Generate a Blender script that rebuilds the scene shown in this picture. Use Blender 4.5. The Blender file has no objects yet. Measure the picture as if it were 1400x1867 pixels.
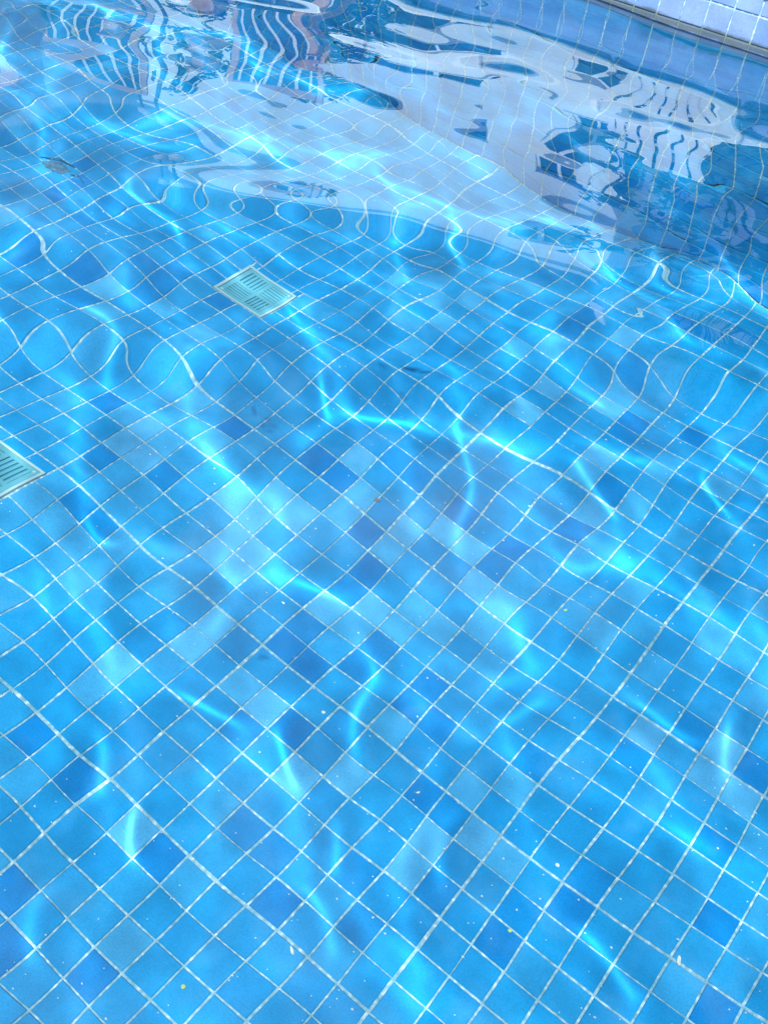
import bpy, math, random
import numpy as np
from mathutils import Vector, Matrix, noise as mnoise

random.seed(7); rng = np.random.default_rng(7)
S = bpy.context.scene
T = 0.05                                    # tile module, metres

# ------------------------------------------------------------------ camera
FPX, PITCH, ROLL, HT, DT, TH = 2009.65, 0.652815, 0.196275, 9.68527, 22.4646, -0.526512
CX, CY = 14.21927, -11.77255               # camera plan position in tiles
cp, sp, cr, sr = math.cos(PITCH), math.sin(PITCH), math.cos(ROLL), math.sin(ROLL)
c5, s5 = math.cos(TH), math.sin(TH)
def rotg(v): return Vector((v[0]*c5 + v[1]*s5, -v[0]*s5 + v[1]*c5, v[2]))
c_right = rotg((cr, sp*sr, cp*sr)); c_up = rotg((-sr, sp*cr, cp*cr)); c_fwd = rotg((0, cp, -sp))
cam_pos = Vector((CX*T, CY*T, HT*T))
cd = bpy.data.cameras.new('camera'); cam = bpy.data.objects.new('camera', cd); S.collection.objects.link(cam)
cam.matrix_world = Matrix(((c_right.x, c_up.x, -c_fwd.x, cam_pos.x), (c_right.y, c_up.y, -c_fwd.y, cam_pos.y),
                           (c_right.z, c_up.z, -c_fwd.z, cam_pos.z), (0, 0, 0, 1)))
cd.sensor_fit = 'HORIZONTAL'; cd.sensor_width = 36.0; cd.lens = FPX/1400*36
cd.clip_start = 0.02; cd.clip_end = 3000
S.camera = cam

# ------------------------------------------------------------------ sky and sun
CLOUD_OFFSET = (0.53, 2.29, 2.08)
SUN_ELEV, SUN_AZ = math.radians(54), math.radians(165)      # azimuth clockwise from +Y: the sun stands behind the viewer
w = bpy.data.worlds.new('World'); S.world = w; w.use_nodes = True
nt = w.node_tree; bg = nt.nodes['Background']; sky = nt.nodes.new('ShaderNodeTexSky')
sky.sky_type = 'NISHITA'; sky.sun_disc = False; sky.sun_elevation = SUN_ELEV; sky.sun_rotation = SUN_AZ
sky.air_density = 1.0; sky.dust_density = 0.6; sky.ozone_density = 2.0
tc = nt.nodes.new('ShaderNodeTexCoord'); mp = nt.nodes.new('ShaderNodeMapping'); mp.inputs['Scale'].default_value = (1, 1, 1.7)
mp.inputs['Location'].default_value = CLOUD_OFFSET
cn = nt.nodes.new('ShaderNodeTexNoise'); cn.inputs['Scale'].default_value = 2.3; cn.inputs['Detail'].default_value = 7; cn.inputs['Roughness'].default_value = .52; cn.inputs['Distortion'].default_value = .25
cm = nt.nodes.new('ShaderNodeMapRange'); cm.interpolation_type = 'SMOOTHSTEP'; cm.inputs[1].default_value = .52; cm.inputs[2].default_value = .73
mx = nt.nodes.new('ShaderNodeMix'); mx.data_type = 'RGBA'; mx.inputs[7].default_value = (9.5, 9.9, 10.6, 1)   # fair-weather cloud
nt.links.new(tc.outputs['Generated'], mp.inputs[0]); nt.links.new(mp.outputs[0], cn.inputs['Vector']); nt.links.new(cn.outputs[0], cm.inputs[0])
nt.links.new(cm.outputs[0], mx.inputs['Factor']); nt.links.new(sky.outputs[0], mx.inputs[6])
nt.links.new(mx.outputs[2], bg.inputs[0]); bg.inputs[1].default_value = 0.095
sd = Vector((math.sin(SUN_AZ)*math.cos(SUN_ELEV), math.cos(SUN_AZ)*math.cos(SUN_ELEV), math.sin(SUN_ELEV)))
sl = bpy.data.lights.new('sun', 'SUN'); sl.energy = 4.8; sl.angle = math.radians(0.53); sl.color = (1.0, 0.965, 0.9)
so = bpy.data.objects.new('sun', sl); S.collection.objects.link(so)
so.rotation_euler = sd.to_track_quat('Z', 'Y').to_euler(); so.location = sd*30
sl.cycles.is_caustics_light = True

S.view_settings.view_transform = 'Standard'; S.view_settings.look = 'None'
S.view_settings.gamma = 1.0; S.view_settings.use_curve_mapping = False
S.view_settings.exposure = 0.9
S.render.engine = 'CYCLES'
cy = S.cycles
cy.caustics_refractive = True; cy.caustics_reflective = False; cy.blur_glossy = 0.0
cy.max_bounces = 10; cy.transmission_bounces = 8; cy.glossy_bounces = 5; cy.diffuse_bounces = 2
cy.use_denoising = True; cy.sample_clamp_indirect = 8.0

# ------------------------------------------------------------------ helpers
COL = S.collection
def tag(o, label=None, cat=None, group=None, kind=None):
    if label: o['label'] = label
    if cat: o['category'] = cat
    if group: o['group'] = group
    if kind: o['kind'] = kind
    return o
def empty(name, loc=(0, 0, 0), rz=0):
    o = bpy.data.objects.new(name, None); COL.objects.link(o); o.location = loc; o.rotation_euler.z = rz
    o.empty_display_size = 0.05
    return o
class MB:
    def __init__(s): s.v = []; s.f = []; s.c = []
    def quad(s, a, b, c, d, col=None):
        n = len(s.v); s.v += [a, b, c, d]; s.f.append((n, n+1, n+2, n+3)); s.c.append(col); return s
    def tri(s, a, b, c):
        n = len(s.v); s.v += [a, b, c]; s.f.append((n, n+1, n+2)); s.c.append(None); return s
    def box(s, x0, x1, y0, y1, z0, z1, M=None):
        P = [Vector((x, y, z)) for z in (z0, z1) for y in (y0, y1) for x in (x0, x1)]
        if M is not None: P = [M @ p for p in P]
        n = len(s.v); s.v += [tuple(p) for p in P]
        for f in ((0, 2, 3, 1), (4, 5, 7, 6), (0, 1, 5, 4), (2, 6, 7, 3), (0, 4, 6, 2), (1, 3, 7, 5)):
            s.f.append(tuple(n+k for k in f)); s.c.append(None)
        return s
    def bar(s, a, b, wx, wy):                    # a square bar between two points
        a, b = Vector(a), Vector(b); d = b - a
        q = d.to_track_quat('Z', 'X').to_matrix().to_4x4(); q.translation = a
        return s.box(-wx/2, wx/2, -wy/2, wy/2, 0, d.length, q)
    def tube(s, pts, rad, n=10):
        rings = []
        for k, p in enumerate(pts):
            p = Vector(p); a = Vector(pts[max(k-1, 0)]); b = Vector(pts[min(k+1, len(pts)-1)])
            q = (b - a).to_track_quat('Z', 'X')
            r = rad[k] if hasattr(rad, '__len__') else rad
            st = len(s.v)
            for m in range(n):
                t = 2*math.pi*m/n
                s.v.append(tuple(p + q @ Vector((r*math.cos(t), r*math.sin(t), 0))))
            rings.append(st)
        for k in range(len(rings)-1):
            for m in range(n):
                s.f.append((rings[k]+m, rings[k]+(m+1) % n, rings[k+1]+(m+1) % n, rings[k+1]+m)); s.c.append(None)
        s.f.append(tuple(rings[0]+m for m in reversed(range(n)))); s.c.append(None)
        s.f.append(tuple(rings[-1]+m for m in range(n))); s.c.append(None)
        return s
    def mesh(s, name, mat=None, smooth=False):
        me = bpy.data.meshes.new(name); me.from_pydata([tuple(p) for p in s.v], [], s.f)
        if mat: me.materials.append(mat)
        if smooth: me.shade_smooth()
        me.update(); return me
    def build(s, name, mat, parent=None, smooth=False, bevel=0):
        o = bpy.data.objects.new(name, s.mesh(name, mat, smooth)); COL.objects.link(o); o.parent = parent
        if bevel:
            m = o.modifiers.new('bevel', 'BEVEL'); m.width = bevel; m.segments = 2; m.limit_method = 'ANGLE'
        return o

# ------------------------------------------------------------------ pixel -> place
def pray(x, y):
    X, Y = (x-700)/FPX, -(y-933.5)/FPX
    return (c_right*X + c_up*Y + c_fwd).normalized()
def at_water(x, y):
    d = pray(x, y); return cam_pos + d*(cam_pos.z/-d.z)
def at_floor(x, y):                              # through flat water down to the floor, metres
    d = pray(x, y); p = at_water(x, y)
    hx, hy = d.x/1.333, d.y/1.333; cz = math.sqrt(1-hx*hx-hy*hy)
    return Vector((p.x+hx/cz*DT*T, p.y+hy/cz*DT*T, -DT*T))
def polar(az, R):                                # a point on the deck seen in the mirror of the water
    a = math.radians(az); return Vector((cam_pos.x+R*math.sin(a), cam_pos.y+R*math.cos(a), 0))

# ------------------------------------------------------------------ materials
def mat(name):
    m = bpy.data.materials.new(name); m.use_nodes = True
    n = m.node_tree.nodes; b = n['Principled BSDF']; return m, n, m.node_tree.links, b
def simple(name, col, rough=0.6, var=0.12, scale=8.0, bump=0.0, bscale=40.0, col2=None, spec=0.5):
    m, n, l, b = mat(name)
    g = n.new('ShaderNodeNewGeometry'); tx = n.new('ShaderNodeTexNoise'); tx.inputs['Scale'].default_value = scale
    tx.inputs['Detail'].default_value = 6; l.new(g.outputs['Position'], tx.inputs['Vector'])
    r = n.new('ShaderNodeValToRGB'); c2 = col2 or tuple(max(0, c*(1-var*2)) for c in col)
    c1 = col if col2 else tuple(min(1, c*(1+var)) for c in col)
    r.color_ramp.elements[0].color = (*c2, 1); r.color_ramp.elements[1].color = (*c1, 1)
    r.color_ramp.elements[0].position = 0.3; r.color_ramp.elements[1].position = 0.7
    l.new(tx.outputs[0], r.inputs[0]); l.new(r.outputs[0], b.inputs['Base Color'])
    b.inputs['Roughness'].default_value = rough; b.inputs['Specular IOR Level'].default_value = spec
    if bump:
        t2 = n.new('ShaderNodeTexNoise'); t2.inputs['Scale'].default_value = bscale; l.new(g.outputs['Position'], t2.inputs['Vector'])
        bp = n.new('ShaderNodeBump'); bp.inputs['Strength'].default_value = bump; bp.inputs['Distance'].default_value = 0.005
        l.new(t2.outputs[0], bp.inputs['Height']); l.new(bp.outputs[0], b.inputs['Normal'])
    return m

def tile_material():
    m, n, l, b = mat('glazed_mosaic')
    at = n.new('ShaderNodeAttribute'); at.attribute_name = 'tint'
    g = n.new('ShaderNodeNewGeometry')
    t1 = n.new('ShaderNodeTexNoise'); t1.inputs['Scale'].default_value = 22; t1.inputs['Detail'].default_value = 5
    t2 = n.new('ShaderNodeTexNoise'); t2.inputs['Scale'].default_value = 420; t2.inputs['Detail'].default_value = 3
    for t in (t1, t2): l.new(g.outputs['Position'], t.inputs['Vector'])
    mr = n.new('ShaderNodeMapRange'); mr.inputs[1].default_value = .3; mr.inputs[2].default_value = .7
    mr.inputs[3].default_value = .86; mr.inputs[4].default_value = 1.12
    l.new(t1.outputs[0], mr.inputs[0])
    mr2 = n.new('ShaderNodeMapRange'); mr2.inputs[1].default_value = .3; mr2.inputs[2].default_value = .7
    mr2.inputs[3].default_value = .88; mr2.inputs[4].default_value = 1.12
    l.new(t2.outputs[0], mr2.inputs[0])
    mu = n.new('ShaderNodeMath'); mu.operation = 'MULTIPLY'; l.new(mr.outputs[0], mu.inputs[0]); l.new(mr2.outputs[0], mu.inputs[1])
    vm = n.new('ShaderNodeVectorMath'); vm.operation = 'SCALE'; l.new(at.outputs['Color'], vm.inputs[0]); l.new(mu.outputs[0], vm.inputs['Scale'])
    # faint pale wisps of focused sunlight painted into the glaze colour
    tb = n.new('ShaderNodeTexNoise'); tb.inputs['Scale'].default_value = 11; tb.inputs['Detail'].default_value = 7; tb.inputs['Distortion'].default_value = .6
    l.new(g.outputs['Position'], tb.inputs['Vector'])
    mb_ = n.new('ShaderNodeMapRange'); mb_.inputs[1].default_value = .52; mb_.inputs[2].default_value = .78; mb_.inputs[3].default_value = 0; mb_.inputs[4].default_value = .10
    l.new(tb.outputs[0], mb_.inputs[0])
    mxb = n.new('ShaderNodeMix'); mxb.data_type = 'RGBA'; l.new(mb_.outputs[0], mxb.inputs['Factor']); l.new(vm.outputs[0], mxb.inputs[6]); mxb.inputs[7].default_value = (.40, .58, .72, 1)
    # limescale and grime left at the waterline
    sx = n.new('ShaderNodeSeparateXYZ'); l.new(g.outputs['Position'], sx.inputs[0])
    t3 = n.new('ShaderNodeTexNoise'); t3.inputs['Scale'].default_value = 30; l.new(g.outputs['Position'], t3.inputs['Vector'])
    ma = n.new('ShaderNodeMath'); ma.operation = 'MULTIPLY_ADD'; ma.inputs[1].default_value = -0.02
    l.new(t3.outputs[0], ma.inputs[0]); l.new(sx.outputs['Z'], ma.inputs[2])
    cr_ = n.new('ShaderNodeValToRGB'); e = cr_.color_ramp.elements
    e[0].position = 0.0; e[0].color = (0, 0, 0, 1); e[1].position = 1.0; e[1].color = (0, 0, 0, 1)
    for pos, val in ((0.30, 0), (0.40, .85), (0.62, .8), (0.72, 0.0)):
        q = e.new(pos); q.color = (val, val, val, 1)
    mz = n.new('ShaderNodeMapRange'); mz.inputs[1].default_value = -0.03; mz.inputs[2].default_value = 0.03
    l.new(ma.outputs[0], mz.inputs[0]); l.new(mz.outputs[0], cr_.inputs[0])
    mx = n.new('ShaderNodeMix'); mx.data_type = 'RGBA'
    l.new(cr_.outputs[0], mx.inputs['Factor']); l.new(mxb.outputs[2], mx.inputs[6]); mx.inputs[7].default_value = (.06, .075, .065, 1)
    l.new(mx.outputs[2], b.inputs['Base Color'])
    b.inputs['Roughness'].default_value = 0.22; b.inputs['IOR'].default_value = 1.5
    bp = n.new('ShaderNodeBump'); bp.inputs['Strength'].default_value = .15; bp.inputs['Distance'].default_value = .002
    l.new(t1.outputs[0], bp.inputs['Height']); l.new(bp.outputs[0], b.inputs['Normal'])
    return m
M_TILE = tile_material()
def grout_material():
    m, n, l, b = mat('cement_grout')
    g = n.new('ShaderNodeNewGeometry')
    t1 = n.new('ShaderNodeTexNoise'); t1.inputs['Scale'].default_value = 120; t1.inputs['Detail'].default_value = 4
    l.new(g.outputs['Position'], t1.inputs['Vector'])
    r = n.new('ShaderNodeValToRGB'); e = r.color_ramp.elements
    e[0].position = .34; e[0].color = (.14, .34, .45, 1); e[1].position = .72; e[1].color = (.78, .84, .87, 1)
    q = e.new(.56); q.color = (.33, .50, .60, 1)
    l.new(t1.outputs[0], r.inputs[0])
    sx = n.new('ShaderNodeSeparateXYZ'); l.new(g.outputs['Position'], sx.inputs[0])
    mz = n.new('ShaderNodeMapRange'); mz.inputs[1].default_value = -.1; mz.inputs[2].default_value = .1; l.new(sx.outputs['Z'], mz.inputs[0])
    c = n.new('ShaderNodeValToRGB'); e = c.color_ramp.elements
    e[0].position = 0; e[0].color = (0, 0, 0, 1); e[1].position = 1; e[1].color = (0, 0, 0, 1)
    for pos, v in ((.44, 0), (.49, .9), (.58, .9), (.64, 0)):
        k = e.new(pos); k.color = (v, v, v, 1)
    l.new(mz.outputs[0], c.inputs[0])
    mx = n.new('ShaderNodeMix'); mx.data_type = 'RGBA'; l.new(c.outputs[0], mx.inputs['Factor']); l.new(r.outputs[0], mx.inputs[6])
    mx.inputs[7].default_value = (.09, .13, .12, 1)      # algae in the joints at the waterline
    l.new(mx.outputs[2], b.inputs['Base Color']); b.inputs['Roughness'].default_value = .9
    return m
M_GROUT = grout_material()
M_PLAST = simple('drain_plastic', (.13, .41, .51), .45, .10, 20)
M_RIM = simple('drain_rim', (.42, .58, .62), .5, .08, 25)
M_SUNK = simple('dark_shape_blue', (.07, .16, .26), .7, .25, 60)
M_DARK = simple('drain_void', (.045, .29, .44), .9, .2, 20)
M_COPE = simple('white_coping_stone', (.80, .78, .74), .6, .05, 5, .3, 60)
M_DECK = simple('deck_paving', (.42, .40, .37), .8, .1, 3, .3, 80)
M_WHITE = simple('white_render', (.76, .82, .86), .8, .03, 1.2, .3, 60)
M_WOOD = simple('oiled_wood', (.52, .30, .20), .5, .15, 14)
M_NAVY = simple('navy_sling', (.02, .07, .16), .8, .15, 40)
M_PAINT = simple('white_paint', (.80, .80, .80), .4, .03, 10)
M_LEAF = simple('hedge_leaf', (.05, .10, .035), .55, .3, 9, col2=(.02, .05, .02))
M_PALM = simple('palm_leaf', (.06, .12, .04), .5, .3, 9, col2=(.03, .07, .025))
M_TRUNK = simple('palm_bark', (.16, .12, .08), .9, .3, 30, .6, 50)
M_METAL = simple('dark_metal', (.05, .05, .055), .4, .1, 10)
M_PINK = simple('pink_towel', (.70, .45, .42), .9, .08, 30)
M_ROOF = simple('roof_slab', (.45, .42, .40), .8, .1, 3)
M_GRIT = simple('pale_grit', (.80, .76, .68), .8, .1, 200)
M_DRY = simple('dry_leaf', (.22, .23, .27), .7, .25, 60)
M_STRAND = simple('dark_strand', (.02, .11, .20), .8, .2, 60)
M_LIME = simple('lime_petal', (.55, .60, .16), .7, .2, 60)
m, n, l, b = mat('window_glass'); M_GLASS = m
b.inputs['Base Color'].default_value = (.015, .02, .025, 1); b.inputs['Roughness'].default_value = .08
m, n, l, b = mat('pool_water'); M_WATER = m
gl = n.new('ShaderNodeBsdfGlass'); gl.inputs['IOR'].default_value = 1.333; gl.inputs['Roughness'].default_value = 0.0
gl.inputs['Color'].default_value = (.88, .99, 1, 1)
l.new(gl.outputs[0], n['Material Output'].inputs['Surface']); n.remove(b)

# ------------------------------------------------------------------ the pool basin
X0, X1, Y0, Y1 = -110, 56, -30, 32.54        # basin extent in tiles
ZF, ZW = -DT*T, 2.3*T                        # floor level, top of the tiled wall
floor = MB().box(X0*T-.2, X1*T+.2, Y0*T-.2, Y1*T+.2, ZF-.15, ZF).build('pool_floor', M_GROUT); tag(floor, kind='structure')
floor['label'] = 'blue mosaic pool floor with pale grout lines'

# palette: deep, mid and pale blues
PAL = []
for (r, g, bl) in ((.002, .205, .54), (.003, .225, .555), (.007, .250, .565), (.008, .264, .58), (.009, .277, .595),
                   (.018, .295, .61), (.032, .320, .63), (.052, .348, .65), (.078, .373, .67),
                   (.15, .25, .50), (.19, .28, .52), (.24, .32, .54)):      # the last three: dry tiles, sun glare put into a paler colour
    PAL.append((r, g, bl))
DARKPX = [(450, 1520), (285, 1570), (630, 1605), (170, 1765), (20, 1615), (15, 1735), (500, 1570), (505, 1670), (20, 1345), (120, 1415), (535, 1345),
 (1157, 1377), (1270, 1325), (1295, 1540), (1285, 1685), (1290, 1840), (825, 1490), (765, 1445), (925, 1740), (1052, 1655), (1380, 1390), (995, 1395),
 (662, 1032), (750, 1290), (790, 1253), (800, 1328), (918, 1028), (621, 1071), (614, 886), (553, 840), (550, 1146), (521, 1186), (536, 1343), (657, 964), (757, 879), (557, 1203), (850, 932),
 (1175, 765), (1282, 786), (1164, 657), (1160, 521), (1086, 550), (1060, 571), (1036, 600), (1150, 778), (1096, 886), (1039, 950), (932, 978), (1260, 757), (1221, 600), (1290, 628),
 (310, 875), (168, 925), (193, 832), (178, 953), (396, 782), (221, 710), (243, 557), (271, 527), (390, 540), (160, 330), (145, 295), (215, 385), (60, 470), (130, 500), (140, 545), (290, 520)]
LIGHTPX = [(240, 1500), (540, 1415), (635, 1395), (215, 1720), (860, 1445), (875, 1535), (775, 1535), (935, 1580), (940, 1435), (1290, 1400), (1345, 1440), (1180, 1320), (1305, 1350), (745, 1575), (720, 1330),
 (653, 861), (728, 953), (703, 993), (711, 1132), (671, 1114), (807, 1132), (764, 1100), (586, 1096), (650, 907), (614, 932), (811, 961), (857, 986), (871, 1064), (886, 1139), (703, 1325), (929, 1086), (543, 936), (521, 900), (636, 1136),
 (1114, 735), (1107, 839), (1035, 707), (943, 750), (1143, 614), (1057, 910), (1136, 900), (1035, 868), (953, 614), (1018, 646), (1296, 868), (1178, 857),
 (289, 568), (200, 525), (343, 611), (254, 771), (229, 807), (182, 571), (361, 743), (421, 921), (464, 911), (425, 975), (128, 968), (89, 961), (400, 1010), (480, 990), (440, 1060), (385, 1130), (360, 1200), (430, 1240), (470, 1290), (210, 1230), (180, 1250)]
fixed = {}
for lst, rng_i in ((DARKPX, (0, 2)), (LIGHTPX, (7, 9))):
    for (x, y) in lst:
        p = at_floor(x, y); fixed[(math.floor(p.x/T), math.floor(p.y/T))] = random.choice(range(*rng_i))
def shade(i, j):
    if (i, j) in fixed: return fixed[(i, j)]
    c = mnoise.noise(Vector((i*.13+3, j*.13, .5)))
    return max(0, min(8, int(round(random.gauss(3.8 + 2.4*c, 1.0)))))

TH_T = 0.004                                 # tile thickness proud of the bed
GR = 0.0016                                  # half a grout joint
CH = 0.0009
def tile_shape(hx, hy):
    """a pillow-edged tile centred on its cell, base at z=0: five quads and a chamfer ring"""
    v = []
    for (ex, ey, z) in ((hx, hy, 0), (hx, hy, TH_T-CH), (hx-CH, hy-CH, TH_T)):
        v += [(-ex, -ey, z), (ex, -ey, z), (ex, ey, z), (-ex, ey, z)]
    f = [(8, 9, 10, 11)]
    for r in (0, 4):
        for k in range(4): f.append((r+k, r+(k+1) % 4, r+4+(k+1) % 4, r+4+k))
    return np.array(v), f
H = T/2 - GR
TV, TF = tile_shape(H, H)
def tint_mesh(me, cols_per_face):
    a = me.attributes.new('tint', 'FLOAT_COLOR', 'CORNER')
    buf = []
    for poly, c in zip(me.polygons, cols_per_face): buf += [*c, 1.0]*poly.loop_total
    a.data.foreach_set('color', buf)
TILE_ME = []
for k, c in enumerate(PAL):
    me = bpy.data.meshes.new('tile'); me.from_pydata(TV.tolist(), [], TF); me.materials.append(M_TILE)
    tint_mesh(me, [c]*len(TF)); TILE_ME.append(me)

def joined_tiles(name, cells, M, parent):
    """cells: list of (local matrix 4x4 numpy, palette index)"""
    nv = len(TV); V = np.empty((len(cells)*nv, 3)); hom = np.c_[TV, np.ones(nv)]
    F = []; cols = []
    for k, (mtx, pi) in enumerate(cells):
        V[k*nv:(k+1)*nv] = (hom @ mtx.T)[:, :3]
        F += [tuple(k*nv+q for q in f) for f in TF]; cols += [PAL[pi]]*len(TF)
    me = bpy.data.meshes.new(name); me.from_pydata(V.tolist(), [], F); me.materials.append(M_TILE); tint_mesh(me, cols)
    o = bpy.data.objects.new(name, me); COL.objects.link(o); o.parent = parent; o['kind'] = 'stuff'
    return o
def project(P):
    q = P - cam_pos; z = q.dot(c_fwd)
    if z < .05: return None
    return (700 + FPX*q.dot(c_right)/z, 933.5 - FPX*q.dot(c_up)/z)
def seen_floor(P, z):                        # refracted picture position of a point under flat water
    dx, dy = P.x-cam_pos.x, P.y-cam_pos.y; R = math.hypot(dx, dy); h = cam_pos.z; lo, hi = 0, R
    for _ in range(40):
        m_ = (lo+hi)/2; s1 = m_/math.hypot(m_, h); s2 = (R-m_)/math.hypot(R-m_, -z)
        if s1 < 1.333*s2: lo = m_
        else: hi = m_
    k = lo/max(R, 1e-6)
    return project(Vector((cam_pos.x+dx*k, cam_pos.y+dy*k, 0)))

GRATES = [((-12.25, -9.65), (17.0, 19.55)), ((-11.7, -9.02), (3.85, 6.48))]
def in_grate(i, j):
    for (a, b_), (c, d) in GRATES:
        if i+.999 > a and i < b_ and j+.999 > c and j < d: return True
    return False
cells = []
for i in range(X0, X1):
    for j in range(Y0, 32):
        if in_grate(i, j): continue
        # sheets of tiles were laid by hand: small drifts, wider joints between sheets
        si, sj = (i // 9), ((j-1) // 6); rs = random.Random(si*77+sj*13)
        ox = rs.uniform(-.0007, .0007) + random.gauss(0, .00025); oy = rs.uniform(-.0007, .0007) + random.gauss(0, .00025)
        rz = random.gauss(0, .006)
        gx = 0.0006*((i % 9 == 0) - (i % 9 == 8)); gy = 0.0007*((j-1) % 6 == 0) - 0.0007*((j-1) % 6 == 5)
        P = Vector(((i+.5)*T+ox+gx, (j+.5)*T+oy+gy, ZF - .0022 + random.uniform(0, .0006)))
        rot = Matrix.Translation(P) @ Matrix.Rotation(rz, 4, 'Z') @ Matrix.Rotation(random.gauss(0, .008), 4, 'X') @ Matrix.Rotation(random.gauss(0, .008), 4, 'Y')
        s = seen_floor(P, ZF); vis = s and -40 < s[0] < 1440 and -40 < s[1] < 1907
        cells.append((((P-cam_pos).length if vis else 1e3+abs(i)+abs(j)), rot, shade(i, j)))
cells.sort(key=lambda c: c[0])
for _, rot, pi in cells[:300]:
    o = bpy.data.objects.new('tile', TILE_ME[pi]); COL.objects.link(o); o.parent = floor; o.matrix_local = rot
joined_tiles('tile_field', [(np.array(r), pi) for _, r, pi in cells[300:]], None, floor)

cut_row = []
for i in range(X0, X1):
    cut_row.append((i, shade(i, 32)))
V, F = tile_shape(H, .27*T-GR)
CUT_ME = []
for c in PAL:
    me = bpy.data.meshes.new('cut_tile'); me.from_pydata(V.tolist(), [], F); me.materials.append(M_TILE); tint_mesh(me, [c]*len(F)); CUT_ME.append(me)
for i, pi in cut_row:
    if i < -45 or i > 20: continue
    o = bpy.data.objects.new('cut_tile', CUT_ME[pi]); COL.objects.link(o); o.parent = floor
    o.location = ((i+.5)*T, 32.27*T, ZF-.0022+random.uniform(0, .0005))

# far wall: body, tiles above and below the waterline, coping stones
wall = empty('pool_wall', (0, Y1*T, 0))
tag(wall, 'blue tiled side wall of the pool with pale coping and a grimy waterline', 'wall')
MB().box(X0*T-.2, X1*T+.2, 0, .2, ZF-.1, ZW-.001).build('wall_body', M_GROUT, wall)
wc = []
WX = 0.18
Rw = Matrix.Rotation(math.radians(90), 4, 'X')       # tile face turned to -Y
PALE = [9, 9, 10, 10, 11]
for r in range(0, 25):
    zc = ZW - (r+.5)*T
    if zc - T/2 < ZF-.001: continue
    for i in range(X0+1, X1-1):
        P = Vector(((i+.5+WX)*T + random.gauss(0, .0002), .0022 - random.uniform(0, .0006), zc + random.gauss(0, .0002)))
        mtx = Matrix.Translation(P) @ Rw @ Matrix.Rotation(random.gauss(0, .006), 4, 'Z') @ Matrix.Rotation(random.gauss(0, .006), 4, 'X')
        Pw = P + Vector((0, Y1*T, 0))
        s = project(Pw) if zc > 0 else seen_floor(Pw, zc)
        vis = s and -60 < s[0] < 1460 and -90 < s[1] < 1907
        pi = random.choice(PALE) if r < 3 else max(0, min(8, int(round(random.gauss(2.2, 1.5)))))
        wc.append((((Pw-cam_pos).length if vis else 1e3+abs(i)), mtx, pi))
wc.sort(key=lambda c: c[0])
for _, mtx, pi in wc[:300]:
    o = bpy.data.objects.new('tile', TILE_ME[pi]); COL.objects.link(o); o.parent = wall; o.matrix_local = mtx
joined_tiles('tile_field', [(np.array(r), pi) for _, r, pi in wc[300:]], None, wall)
zb0, zb1 = ZF+.004, ZW-24*T; Vb, Fb = tile_shape(H, (zb1-zb0)/2-GR); BASE_ME = []
for c in PAL[:9]:
    me = bpy.data.meshes.new('cut_tile'); me.from_pydata(Vb.tolist(), [], Fb); me.materials.append(M_TILE); tint_mesh(me, [c]*len(Fb)); BASE_ME.append(me)
for i in range(-45, 20):
    o = bpy.data.objects.new('cut_tile', BASE_ME[max(0, min(8, int(random.gauss(2.5, 1.4))))]); COL.objects.link(o); o.parent = wall
    o.matrix_local = Matrix.Translation(((i+.5+WX)*T, .0022, (zb0+zb1)/2)) @ Rw
cope_me = None
cw = .30
for k in range(int((X1-X0)*T/cw)+1):
    x = X0*T + k*cw
    if cope_me is None:
        a = MB().box(-cw/2+.002, cw/2-.002, -.022, .30, 0, .035); o = a.build('coping_stone', M_COPE, wall, bevel=.008); cope_me = o
    else:
        o = cope_me.copy(); COL.objects.link(o); o.parent = wall
    o.location = (x, 0, ZW+.001)

# the basin's other sides and the deck round it
def side(name, x0, x1, y0, y1):
    o = MB().box(x0, x1, y0, y1, ZF-.1, ZW+.03).build(name, M_SIDE); return tag(o, kind='structure')
M_SIDE = simple('blue_mosaic_far', (.02, .25, .66), .3, .25, 25)
side('basin_wall_near', X0*T-.2, X1*T+.2, Y0*T-.3, Y0*T)
side('basin_wall_left', X0*T-.3, X0*T, Y0*T, Y1*T-.001)
side('basin_wall_right', X1*T, X1*T+.3, Y0*T, Y1*T-.001)
ZD = ZW+.025
g = MB(); B = 1500; bx0, bx1, by0, by1 = X0*T-.28, X1*T+.28, Y0*T-.28, Y1*T+.19
g.quad((-B, by1, ZD), (B, by1, ZD), (B, B, ZD), (-B, B, ZD)); g.quad((-B, -B, ZD), (B, -B, ZD), (B, by0, ZD), (-B, by0, ZD))
g.quad((-B, by0, ZD), (bx0, by0, ZD), (bx0, by1, ZD), (-B, by1, ZD)); g.quad((bx1, by0, ZD), (B, by0, ZD), (B, by1, ZD), (bx1, by1, ZD))
tag(g.build('ground', M_DECK), kind='structure')

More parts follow.
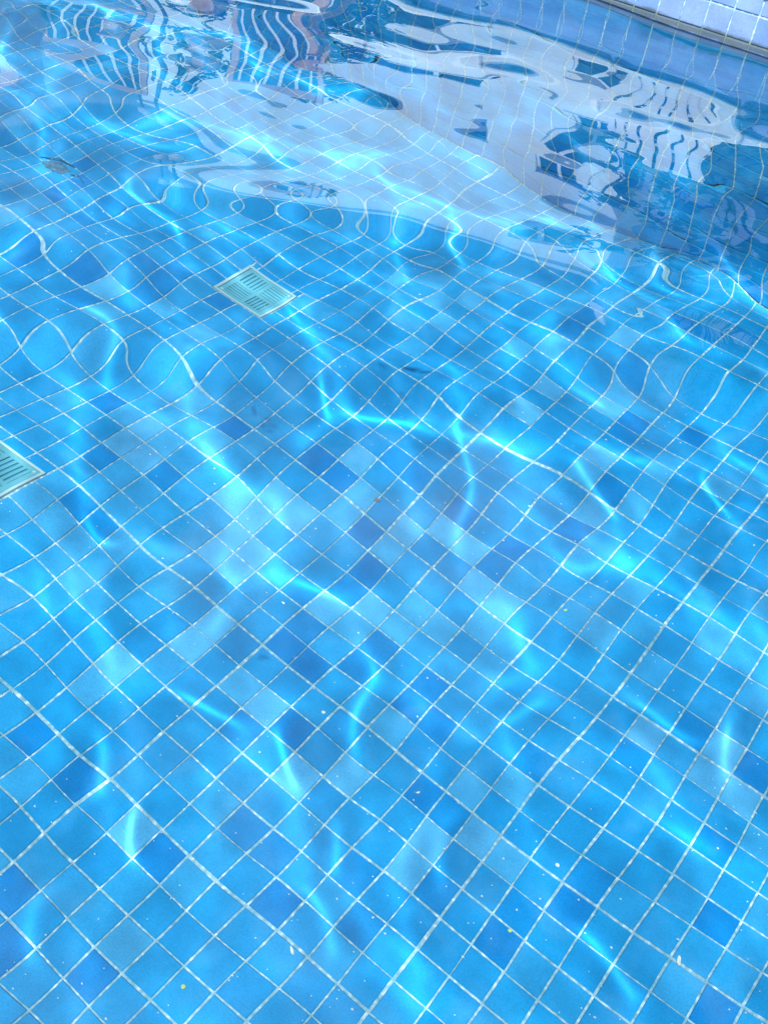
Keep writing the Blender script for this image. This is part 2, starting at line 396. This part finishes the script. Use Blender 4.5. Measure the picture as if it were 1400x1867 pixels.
# ------------------------------------------------------------------ floor drains
def drain(rect, label, quarter):
    (a, b_), (c, d) = rect
    hx, hy = (b_-a)*T/2, (d-c)*T/2
    root = empty('floor_drain', ((a+b_)/2*T, (c+d)/2*T, ZF)); tag(root, label, 'drain', 'square drain covers on the pool floor')
    # frame
    fw = .0055; fr = MB()
    fr.box(-hx, hx, -hy, -hy+fw, 0, .0065); fr.box(-hx, hx, hy-fw, hy, 0, .0065)
    fr.box(-hx, -hx+fw, -hy+fw, hy-fw, 0, .0065); fr.box(hx-fw, hx, -hy+fw, hy-fw, 0, .0065)
    fr.build('frame', M_RIM, root, bevel=.001)
    MB().box(-hx+fw, hx-fw, -hy+fw, hy-fw, 0.0002, .0008).build('sump', M_DARK, root)
    # plate with four fields of slots set in a basket weave
    pl = MB(); ix, iy = hx-fw-.001, hy-fw-.001; mgn = .009
    z0, z1 = .001, .0045
    pl.box(-ix, ix, -mgn/2, mgn/2, z0, z1); pl.box(-mgn/2, mgn/2, -iy, -mgn/2, z0, z1); pl.box(-mgn/2, mgn/2, mgn/2, iy, z0, z1)
    pl.box(-ix, ix, -iy, -iy+mgn, z0, z1+.0003); pl.box(-ix, ix, iy-mgn, iy, z0, z1+.0003)
    pl.box(-ix, -ix+mgn, -iy+mgn, iy-mgn, z0, z1+.0002); pl.box(ix-mgn, ix, -iy+mgn, iy-mgn, z0, z1+.0002)
    pl.build('cover', M_PLAST, root)
    for sg in (-1, 1): MB().tube([(sg*(ix-.006), sg*(iy-.006), .0045), (sg*(ix-.006), sg*(iy-.006), .0062)], [.0032, .0026], 10).build('screw', M_RIM, root)
    for qx in (-1, 1):
        for qy in (-1, 1):
            x0, x1 = (mgn/2, ix-mgn) if qx > 0 else (-ix+mgn, -mgn/2); y0, y1 = (mgn/2, iy-mgn) if qy > 0 else (-iy+mgn, -mgn/2)
            N = 5; horiz = (qx*qy > 0) ^ quarter
            for k in range(N):
                t0, t1 = (k+.28)/N, (k+.86)/N
                rb = MB()
                if horiz: rb.box(x0, x1, y0+(y1-y0)*t0, y0+(y1-y0)*t1, z0, z1-.0006)
                else: rb.box(x0+(x1-x0)*t0, x0+(x1-x0)*t1, y0, y1, z0, z1-.0006)
                rb.build('bar', M_PLAST, root)
    return root
drain(GRATES[0], 'pale green square drain cover with slotted quarters, whole, on the pool floor', False)
drain(GRATES[1], 'pale green square drain cover cut off by the left edge of the picture', True)
# cut tiles filling the cells that the covers do not fill
cut = []
for (a, b_), (c, d) in GRATES:
    i0, i1, j0, j1 = math.floor(a), math.ceil(b_), math.floor(c), math.ceil(d)
    for i in range(i0, i1):
        for j in range(j0, j1):
            for (xa, xb, ya, yb) in ((i, min(i+1, a), j, j+1), (max(i, b_), i+1, j, j+1), (max(i, a), min(i+1, b_), j, min(j+1, c)), (max(i, a), min(i+1, b_), max(j, d), j+1)):
                hx, hy = (xb-xa)*T/2-GR, (yb-ya)*T/2-GR
                if hx < .003 or hy < .003: continue
                V, F = tile_shape(hx, hy); me = bpy.data.meshes.new('cut_tile'); me.from_pydata(V.tolist(), [], F); me.materials.append(M_TILE)
                tint_mesh(me, [PAL[shade(i, j)]]*len(F)); o = bpy.data.objects.new('cut_tile', me); COL.objects.link(o); o.parent = floor
                o.location = ((xa+xb)/2*T, (ya+yb)/2*T, ZF-.0022)

# ------------------------------------------------------------------ water
def gauss_ridge(X, Y, px, py, amp, sig, length, bend=0.0, turn=0.0):
    """a short swell whose crest lies across the line of sight at a picture position"""
    c = at_water(px, py); fx, fy = c.x-cam_pos.x, c.y-cam_pos.y; q = math.hypot(fx, fy); fx, fy = fx/q, fy/q
    ct, st = math.cos(turn), math.sin(turn); fx, fy = fx*ct-fy*st, fx*st+fy*ct
    u = (X-c.x)*fx + (Y-c.y)*fy; v = -(X-c.x)*fy + (Y-c.y)*fx
    u = u - bend*v*v
    return amp*np.exp(-(u/sig)**2/2 - (v/length)**2/2)
def water_height(X, Y):
    s = s5*(X-cam_pos.x) + c5*(Y-cam_pos.y)              # distance from the viewer along the view
    lat = c5*(X-cam_pos.x) - s5*(Y-cam_pos.y)
    far = np.clip((s-.35)/1.3, 0, 1)
    h = np.zeros_like(X); r = np.random.default_rng(21)
    for L, a, n in ((.62, .0018, 3), (.36, .00105, 5), (.21, .00048, 7), (.12, .00013, 8), (.07, .000030, 9)):
        for k in range(n):
            ang = r.uniform(0, 2*math.pi) if k % 2 else math.radians(60) + r.normal(0, .5)
            ph = r.uniform(0, 2*math.pi); kk = 2*math.pi/(L*r.uniform(.85, 1.18))
            warp = .12*np.sin(3.1*X+ph)+.12*np.sin(2.7*Y+2*ph)
            wv = np.sin(kk*(X*math.cos(ang)+Y*math.sin(ang)) + ph + 2*warp)
            h += a/math.sqrt(n)*(wv + .25*wv*wv)*(.85+.35*far)
    far2 = np.clip((s-1.45)/.35, 0, 1); far2 = far2*far2*(3-2*far2)
    for L, a, da, ph in ((.40, .0022, .15, .3), (.27, .0009, -.30, 2.1), (.19, .0003, .42, 4.0)):
        dx, dy = math.sin(TH+da), math.cos(TH+da); kk = 2*math.pi/L
        h += a*far2*np.sin(kk*(X*dx+Y*dy) + ph + .9*np.sin(2.3*lat+ph) + .35*np.sin(6.1*lat+2*ph))
    for args in RIDGES: h += gauss_ridge(X, Y, *args)
    # fine wrinkles that focus the sun: each lies where the sun's ray to a stretch of floor enters the water
    hs = math.cos(SUN_ELEV)/1.333; off = hs/math.sqrt(1-hs*hs)*DT*T
    for (xa, ya, xb, yb, sig, C) in WRINKLES:
        A, Bq = at_floor(xa, ya), at_floor(xb, yb)
        ex, ey = math.sin(SUN_AZ)*off, math.cos(SUN_AZ)*off
        cx, cyy = (A.x+Bq.x)/2+ex, (A.y+Bq.y)/2+ey; dx, dy = Bq.x-A.x, Bq.y-A.y; ln = math.hypot(dx, dy); dx, dy = dx/ln, dy/ln
        u = (X-cx)*dx+(Y-cyy)*dy; v = -(X-cx)*dy+(Y-cyy)*dx + .012*np.sin(u*26+xa)
        h += .86*C*sig*sig*(np.exp(-(v/sig)**2/2) - .5*np.exp(-(v/(2*sig))**2/2))*np.exp(-(u/(.55*ln))**4)
    return h
WRINKLES = [(865, 750, 840, 1000, .016, 2.6), (1045, 840, 1105, 930, .014, 2.6), (1290, 850, 1318, 945, .014, 2.6), (275, 340, 345, 440, .022, 2.2),
            (140, 940, 215, 995, .014, 2.2), (180, 1350, 135, 1470, .014, 2.5), (240, 1480, 248, 1590, .012, 2.6), (400, 1000, 385, 1170, .022, 1.4),
            (660, 1190, 648, 1390, .018, 2.2), (490, 1330, 560, 1430, .014, 2.6), (590, 1500, 612, 1610, .013, 2.5), (545, 1640, 590, 1770, .015, 2.2),
            (1170, 450, 1230, 540, .020, 2.2), (820, 400, 840, 490, .02, 2.2), (1150, 1280, 1290, 1340, .016, 2.4), (1090, 1690, 1150, 1830, .015, 2.2),
            (850, 1480, 800, 1620, .016, 2.0), (90, 1620, 60, 1760, .014, 2.2), (560, 700, 590, 790, .016, 2.2), (150, 570, 215, 680, .018, 2.2), (1320, 1300, 1345, 1420, .014, 2.4),
            (330, 1260, 420, 1340, .014, 2.2), (930, 1340, 1000, 1260, .016, 1.8)]
RIDGES = [(440, 365, .0025, .040, .085, 1.0), (610, 395, .0014, .035, .06, .5, -.2), (840, 440, .0017, .036, .07, .6, .25), (960, 480, .0008, .035, .05, .3, .3),
          (40, 630, .0013, .040, .06, 1.2, -.2), (200, 655, .0011, .038, .06, 1.2), (350, 690, .0012, .038, .07, 1.2, .1), (690, 725, .0003, .032, .07, .8, .1),
          
          (1125, 700, .0011, .034, .07, .6, .3), (1180, 490, .0015, .042, .07, .6, .15), (1310, 530, .0014, .042, .06, .6, .1),
          (860, 960, .0003, .026, .05, .3, 1.35), (1090, 900, .0003, .025, .05, .3, 1.2), (640, 1360, .00025, .018, .028, .0, 1.3),
          (540, 1400, .0004, .022, .05, .0, 1.2), (230, 1530, .0003, .02, .04, .0, 1.3), (270, 380, .0010, .03, .05, .4, .9), (1300, 880, .0005, .025, .05, .3, 1.2)]
def water_mesh():
    xs = np.concatenate([np.arange(X0*T, -2.0, .03), np.arange(-2.0, 1.4, .007), np.arange(1.4, X1*T+.001, .03)])
    ys = np.concatenate([np.arange(Y0*T, -.75, .03), np.arange(-.75, Y1*T-.012, .007), np.linspace(Y1*T-.0118, Y1*T-.0018, 7)])
    xs[0] = X0*T+.001; ys[0] = Y0*T+.001
    X, Y = np.meshgrid(xs, ys); Z = water_height(X, Y)
    e = np.clip((Y1*T-.0018-Y)/.012, 0, 1); Z += .0022*np.exp(-e*4)*(e < 1)     # meniscus climbing the tiles
    nx, ny = len(xs), len(ys); V = np.stack([X, Y, Z], -1).reshape(-1, 3)
    idx = np.arange(nx*ny).reshape(ny, nx); q = np.stack([idx[:-1, :-1], idx[:-1, 1:], idx[1:, 1:], idx[1:, :-1]], -1).reshape(-1, 4)
    me = bpy.data.meshes.new('water'); me.vertices.add(len(V)); me.vertices.foreach_set('co', V.ravel())
    me.loops.add(q.size); me.loops.foreach_set('vertex_index', q.ravel().astype(np.int32))
    me.polygons.add(len(q)); me.polygons.foreach_set('loop_start', np.arange(0, q.size, 4, dtype=np.int32))
    me.update(calc_edges=True); me.materials.append(M_WATER); me.shade_smooth()
    o = bpy.data.objects.new('water', me); COL.objects.link(o); tag(o, kind='structure')
    o['label'] = 'clear rippled pool water'
    o.cycles.is_caustics_caster = True
    return o
water = water_mesh()

# ------------------------------------------------------------------ things on the deck, seen in the water's mirror
def deck_chair(az, R, face, label, W=.50, Hb=.98):
    p = polar(az, R); p.z = ZD
    r = empty('deck_chair', p, face); tag(r, label, 'chair', 'wooden deck chairs behind the pool edge')
    for sx in (-1, 1):
        MB().bar((sx*W/2, .25, 0), (sx*W/2, .34, Hb), .045, .04).build('back_post', M_WOOD, r, bevel=.004)
        MB().bar((sx*W/2, -.28, 0), (sx*W/2, -.28, .60), .045, .04).build('front_leg', M_WOOD, r, bevel=.004)
        MB().box(sx*W/2-.04, sx*W/2+.04, -.32, .31, .60, .622).build('armrest', M_WOOD, r, bevel=.004)
        MB().bar((sx*W/2, -.28, .36), (sx*W/2, .27, .30), .03, .05).build('side_rail', M_WOOD, r)
    MB().box(-W/2+.023, W/2-.023, .300, .335, Hb-.075, Hb-.01).build('top_rail', M_WOOD, r, bevel=.004)
    MB().box(-W/2+.023, W/2-.023, .272, .300, .40, .45).build('lower_rail', M_WOOD, r)
    st = MB().quad((-W/2+.024, -.27, .385), (W/2-.024, -.27, .385), (W/2-.024, .26, .33), (-W/2+.024, .26, .33))
    st.build('seat_sling', M_NAVY, r)
    bs = MB().box(-W/2+.024, W/2-.024, .292, .297, .45, Hb-.075).build('back_sling', M_NAVY, r)
    for k in range(6):
        x = -W/2 + W*(k+.9)/6.8
        MB().box(x-.007, x+.007, .280, .2905, .45, Hb-.08).build('stripe', M_PAINT, bs)
    return r
deck_chair(-49.6, 4.9, math.radians(38), 'wooden deck chair with striped navy back mirrored at the far left of the water', .44, 1.05)
deck_chair(-40.4, 4.6, math.radians(30), 'wooden deck chair with striped navy back mirrored right of the side table', .42, .98)

p = polar(-44.3, 4.7); p.z = ZD
r = empty('side_table', p, .6); tag(r, 'low white side table between the two mirrored deck chairs', 'table')
MB().box(-.24, .24, -.24, .24, .50, .53).build('table_top', M_PAINT, r, bevel=.006)
for sx in (-1, 1):
    for sy in (-1, 1): MB().box(sx*.2-.018, sx*.2+.018, sy*.2-.018, sy*.2+.018, 0, .50).build('leg', M_PAINT, r)
MB().box(-.20, .20, -.20, .20, .18, .20).build('shelf', M_PAINT, r)
p.z = ZD+.53
r = empty('mug', p, 2.2); tag(r, 'white mug standing on the low side table', 'mug')
a = MB().tube([(0, 0, 0), (0, 0, .006), (0, 0, .10)], [.036, .042, .042], 20); a.build('cup', M_PAINT, r, True)
MB().tube([(.040, 0, .02), (.062, 0, .03), (.070, 0, .05), (.062, 0, .072), (.040, 0, .082)], .006, 8).build('handle', M_PAINT, r, True)

p = polar(-53.5, 4.6); p.z = ZD
r = empty('sun_lounger', p, math.radians(35)); tag(r, 'wooden sun lounger with a raised pink cushion mirrored at the left edge', 'sun lounger')
for sx in (-1, 1):
    MB().box(sx*.32-.025, sx*.32+.025, -1.5, .45, .28, .34).build('side_rail', M_WOOD, r, bevel=.004)
    for yy in (-1.4, .35): MB().box(sx*.32-.02, sx*.32+.02, yy-.02, yy+.02, 0, .28).build('leg', M_WOOD, r)
for k in range(12): MB().box(-.295, .295, -1.45+k*.12, -1.37+k*.12, .30, .32).build('slat', M_WOOD, r)
bk = MB(); bk.bar((0, 0, .36), (0, .42, .98), .60, .07); bk.build('back_cushion', M_PINK, r, bevel=.02)
MB().box(-.30, .30, -1.42, -.03, .325, .40).build('seat_cushion', M_PINK, r, bevel=.02)

# white slatted screen
p = polar(-20.6, 4.3); p.z = ZD
r = empty('slatted_screen', p, .35); tag(r, 'white vertical-slat garden screen mirrored at the right below the coping', 'screen')
for k in range(7): MB().box(-.20+k*.06, -.151+k*.06, -.01, .01, .04, .80).build('slat', M_PAINT, r, bevel=.003)
for z in (.12, .70): MB().box(-.21, .22, .0105, .035, z, z+.06).build('cross_rail', M_PAINT, r)
for x in (-.17, .18): MB().box(x-.02, x+.02, .036, .076, 0, .78).build('post', M_PAINT, r)

# lamp posts
for az, R, h, lab in ((-45.5, 7.5, 2.25, 'thin dark lamp post left of the white house'), (-47.0, 8.2, 2.5, 'taller thin dark lamp post farthest left of the white house')):
    p = polar(az, R); p.z = ZD; r = empty('lamp_post', p); tag(r, lab, 'lamp post', 'garden lamp posts')
    MB().tube([(0, 0, 0), (0, 0, .02), (0, 0, .021), (0, 0, h)], [.08, .08, .025, .022], 10).build('pole', M_METAL, r)
    MB().tube([(0, 0, h), (0, 0, h+.02), (0, 0, h+.14), (0, 0, h+.18)], [.03, .08, .10, .02], 12).build('lantern', M_PAINT, r)

# leafy masses
def leaf_cloud(name, pts, size, mat_, parent, r_):
    n_ = len(pts); nrm = r_.normal(size=(n_, 3)); nrm[:, 2] = abs(nrm[:, 2])+.2; nrm /= np.linalg.norm(nrm, axis=1)[:, None]
    t = np.cross(nrm, r_.normal(size=(n_, 3))); t /= np.linalg.norm(t, axis=1)[:, None]; b2 = np.cross(nrm, t)
    sz = size*r_.uniform(.6, 1.3, (n_, 1))
    V = np.stack([pts-t*sz, pts+b2*sz*.5, pts+t*sz, pts-b2*sz*.5], 1).reshape(-1, 3)
    me = bpy.data.meshes.new(name); me.from_pydata(V.tolist(), [], np.arange(n_*4).reshape(-1, 4).tolist()); me.materials.append(mat_)
    o = bpy.data.objects.new(name, me); COL.objects.link(o); o.parent = parent; return o
def hedge(cx, cy_, L, D, Hh, rz, label, n_):
    r = empty('hedge', (cx, cy_, ZD), rz); tag(r, label, 'hedge', 'clipped hedges round the pool terrace')
    rr = np.random.default_rng(int(abs(cx*100)))
    q = rr.uniform(-1, 1, (n_, 3)); ax = rr.integers(0, 3, n_); sg = np.where(rr.random(n_) < .5, -1, 1)
    for k in range(n_): q[k, ax[k]] = sg[k]*rr.uniform(.86, 1.06)
    bump = 1+.10*np.sin(q[:, 0]*L*4)+.06*np.sin(q[:, 0]*L*9+1)
    pts = np.stack([q[:, 0]*L/2, q[:, 1]*D/2, (q[:, 2]*.5+.5)*Hh*np.where(q[:, 2] > 0, bump, 1)], 1)
    leaf_cloud('foliage', pts, .045, M_LEAF, r, rr)
    MB().box(-L/2*.88, L/2*.88, -D/2*.82, D/2*.82, 0, Hh*.86).build('branch_core', M_LEAF, r)
hedge(-5.4, 3.9, 5.2, .6, 1.15, .12, 'clipped green hedge behind the deck chairs', 9000)
hedge(1.4, 4.6, 5.4, .7, 1.35, -.05, 'clipped green hedge under the palm tree', 9000)

# palm tree
p = polar(-10.2, 6.6); p.z = ZD
palm = empty('palm_tree', p); tag(palm, 'palm tree with drooping fronds mirrored at the right of the water', 'tree')
hp = 2.0
MB().tube([(0, 0, -.05), (.01, .0, .15), (.03, .02, .8), (.05, .03, 1.5), (.04, .03, hp)], [.17, .14, .115, .105, .13], 14).build('trunk', M_TRUNK, palm, True)
rr = random.Random(5)
for k in range(26):
    az = k*2.399963; el = math.radians(rr.uniform(72, 86) if k < 6 else rr.uniform(18, 62)); Lf = rr.uniform(1.15, 1.5)
    pts = []; pos = Vector((.04, .03, hp)); ang = el
    for q in range(13):
        pts.append(pos.copy()); stp = Lf/12
        pos = pos + Vector((math.cos(az)*math.cos(ang), math.sin(az)*math.cos(ang), math.sin(ang)))*stp
        ang -= (.035+.11*(q/12))*rr.uniform(.9, 1.1)
    fb = MB(); fb.tube(pts, [.016*(1-.8*q/12)+.002 for q in range(13)], 5)
    side_v = Vector((-math.sin(az), math.cos(az), 0))
    for q in range(34):
        t = .12+.88*q/33; f_ = t*12; i0 = min(11, int(f_)); P0 = pts[i0].lerp(pts[i0+1], f_-i0); tang = (pts[i0+1]-pts[i0]).normalized()
        ll = (.36*math.sin(math.pi*min(1, .18+t*.86))+.06)*rr.uniform(.85, 1.1)
        for sg in (-1, 1):
            dv = (side_v*sg*.8+tang*.75+Vector((0, 0, -.22+rr.uniform(-.12, .12)))).normalized()
            wv = tang.cross(dv).cross(dv).normalized()*.011
            mid = P0+dv*ll*.5; tip = P0+dv*ll+Vector((0, 0, -.07*ll/.3))
            fb.quad(tuple(P0), tuple(mid-wv), tuple(tip), tuple(mid+wv))
    fb.build('frond', M_PALM, palm)

# white house beyond the terrace
house = empty('house', (-6.9, 10.15, ZD), math.radians(11)); tag(house, 'white rendered two storey house mirrored across the middle of the water', 'house')
hw, hh, hd = 6.5, 4.55, 5.0
wins = [(-2.2, -1.0, .2, 1.75), (.4, 1.9, .2, 1.75), (-2.5, -1.1, 2.55, 3.2), (.0, 1.5, 2.6, 3.25), (2.2, 2.95, 3.0, 3.7)]
xs = sorted({-hw/2, hw/2, *[w_[0] for w_ in wins], *[w_[1] for w_ in wins]}); zs = sorted({0, hh, *[w_[2] for w_ in wins], *[w_[3] for w_ in wins]})
wb = MB()
for xa, xb in zip(xs, xs[1:]):
    for za, zb in zip(zs, zs[1:]):
        if any(w_[0]-1e-6 <= xa and xb <= w_[1]+1e-6 and w_[2]-1e-6 <= za and zb <= w_[3]+1e-6 for w_ in wins): continue
        wb.quad((xa, 0, za), (xb, 0, za), (xb, 0, zb), (xa, 0, zb))
for a_, b_, c_, d_ in wins:
    wb.quad((a_, 0, c_), (a_, .16, c_), (a_, .16, d_), (a_, 0, d_)); wb.quad((b_, 0, c_), (b_, 0, d_), (b_, .16, d_), (b_, .16, c_))
    wb.quad((a_, 0, c_), (b_, 0, c_), (b_, .16, c_), (a_, .16, c_)); wb.quad((a_, 0, d_), (a_, .16, d_), (b_, .16, d_), (b_, 0, d_))
for x in (-hw/2, hw/2): wb.quad((x, 0, 0), (x, hd, 0), (x, hd, hh), (x, 0, hh))
wb.quad((-hw/2, hd, 0), (hw/2, hd, 0), (hw/2, hd, hh), (-hw/2, hd, hh))
wb.build('wall', M_WHITE, house)
MB().box(-hw/2-.12, hw/2+.12, -.12, hd+.12, hh+.002, hh+.16).build('roof', M_WHITE, house)
for a_, b_, c_, d_ in wins:
    fr = MB(); f_ = .05
    fr.box(a_, b_, .10, .158, c_, c_+f_); fr.box(a_, b_, .10, .158, d_-f_, d_); fr.box(a_, a_+f_, .10, .158, c_+f_, d_-f_); fr.box(b_-f_, b_, .10, .158, c_+f_, d_-f_)
    fr.box((a_+b_)/2-.03, (a_+b_)/2+.03, .10, .158, c_+f_, d_-f_)
    wo = fr.build('window', M_PAINT, house)
    for x0, x1 in ((a_+f_, (a_+b_)/2-.03), ((a_+b_)/2+.03, b_-f_)): MB().box(x0, x1, .12, .13, c_+f_, d_-f_).build('pane', M_GLASS, wo)
    MB().box(a_+.002, b_-.002, .17, .18, c_-.1, d_+.1).build('blind', M_METAL, wo)
    if c_ > .5: MB().box(a_-.06, b_+.06, -.06, .0-.002, c_-.06, c_-.002).build('sill', M_COPE, wo)

# ------------------------------------------------------------------ small things lying on the pool floor
def flake(name, px, py, ln, wd, ang, mt, label, cat, group=None, curl=.25, th=.0012, npt=10):
    p = at_floor(px, py); p.z = ZF+.0022
    top = []; bot = []
    r_ = random.Random(px*7+py)
    for k in range(npt):
        t = 2*math.pi*k/npt; rad = r_.uniform(.75, 1.1)
        x, y = ln/2*math.cos(t)*rad, wd/2*math.sin(t)*rad; z = curl*(x*x/max(ln, .004))*2
        top.append((x, y, z+th)); bot.append((x, y, z))
    mb = MB(); n0 = len(mb.v); mb.v += bot+top+[(0, 0, th*1.3)]
    for k in range(npt):
        a_, b_ = k, (k+1) % npt
        mb.f.append((a_, b_, npt+b_, npt+a_)); mb.f.append((npt+a_, npt+b_, 2*npt))
    mb.f.append(tuple(reversed(range(npt))))
    o = mb.build(name, mt); o.location = p; o.rotation_euler.z = ang
    tag(o, label, cat, group); return o
flake('debris_flake', 684, 916, .013, .008, .4, M_DRY, 'tan crumb of leaf resting on a blue tile in the middle of the floor', 'debris')
flake('debris_flake', 521, 1746, .013, .0035, -.55, M_GRIT, 'white sliver lying on the floor near the bottom edge', 'debris')
flake('debris_flake', 1228, 1756, .014, .0045, -1.1, M_GRIT, 'white sliver at the lower right corner of the floor', 'debris')
flake('debris_flake', 337, 1809, .0065, .0055, .2, M_LIME, 'small yellowish petal on the floor at the lower left', 'debris')
flake('debris_flake', 929, 1709, .006, .005, .8, M_LIME, 'greenish petal on a dark tile near the bottom edge', 'debris')
flake('debris_flake', 1029, 1113, .006, .004, .8, M_LIME, 'lime green petal on the floor right of the middle', 'debris')
flake('debris_flake', 752, 1452, .007, .0035, .9, M_GRIT, 'pale flake on a dark tile below the middle of the floor', 'debris')
flake('debris_flake', 1022, 1586, .006, .005, .1, M_GRIT, 'pale round flake on a mid blue tile at the lower right', 'debris')
flake('debris_flake', 518, 1098, .007, .003, .0, M_GRIT, 'pale sliver on a dark tile left of the middle', 'debris')
flake('debris_flake', 582, 1307, .006, .005, .5, M_GRIT, 'pale crumb beside a grout line below the middle', 'debris')
# a dark leaf-shaped blade for an unclear smudge, with its twig, far left
p = at_floor(105, 305); p.z = ZF+.003
lf = empty('dark_shape', p, .3); tag(lf, 'dark leaf-shaped blade with two thin strands lying on the floor at the upper left', 'leaf')
mb = MB(); N = 14; up = []; lo = []
for k in range(N+1):
    t = k/N; wd = .022*math.sin(math.pi*t**.8)*(1+.22*math.sin(k*2.4)); x = (t-.5)*.11
    up.append((x, wd, .006*math.sin(t*5)+.004)); lo.append((x, -wd, .005*math.sin(t*5+.6)+.003))
for k in range(N):
    c0 = ((up[k][0]), 0, .002+.006*math.sin(k/N*5)); c1 = (up[k+1][0], 0, .002+.006*math.sin((k+1)/N*5))
    mb.quad(c0, c1, up[k+1], up[k]); mb.quad(lo[k], lo[k+1], c1, c0)
mb.build('blade', M_SUNK, lf)
for (x0, y0, x1, y1) in ((-.07, .018, .03, .03), (.04, -.005, .085, -.015)):
    MB().tube([(x0, y0, .004), ((x0+x1)/2, (y0+y1)/2+.008, .012), (x1, y1, .004)], .0016, 6).build('strand', M_STRAND, lf)

# fine grit scattered over floor, nobody could count it
mb = MB()
for k in range(520):
    px, py = random.uniform(-60, 1460), random.uniform(150, 1900)
    p = at_floor(px, py)
    if p.y > 1.58: continue
    s_ = random.choice([.0007, .0008, .0009, .0011, .0015]); a0 = random.uniform(0, 6.3); n0 = len(mb.v)
    ring = [(p.x+s_*random.uniform(.6, 1.5)*math.cos(a0+q*1.047), p.y+s_*random.uniform(.6, 1.3)*math.sin(a0+q*1.047), ZF+.0024) for q in range(6)]
    mb.v += ring+[(p.x, p.y, ZF+.0024+s_)]
    mb.f += [(n0+q, n0+(q+1) % 6, n0+6) for q in range(6)]
tag(mb.build('floor_grit', M_GRIT), 'fine pale grit scattered over the pool floor', 'grit', kind='stuff')

# ------------------------------------------------------------------ receivers of focused sunlight
for o in S.objects:
    if o.type != 'MESH' or o is water: continue
    z = o.location.z if o.parent is None else (o.parent.location.z + o.location.z)
    if z < -.05 or o.name.startswith(('pool_floor', 'wall_body', 'tile', 'floor_grit', 'debris_flake')): o.cycles.is_caustics_receiver = True
print('objects', len(S.objects))
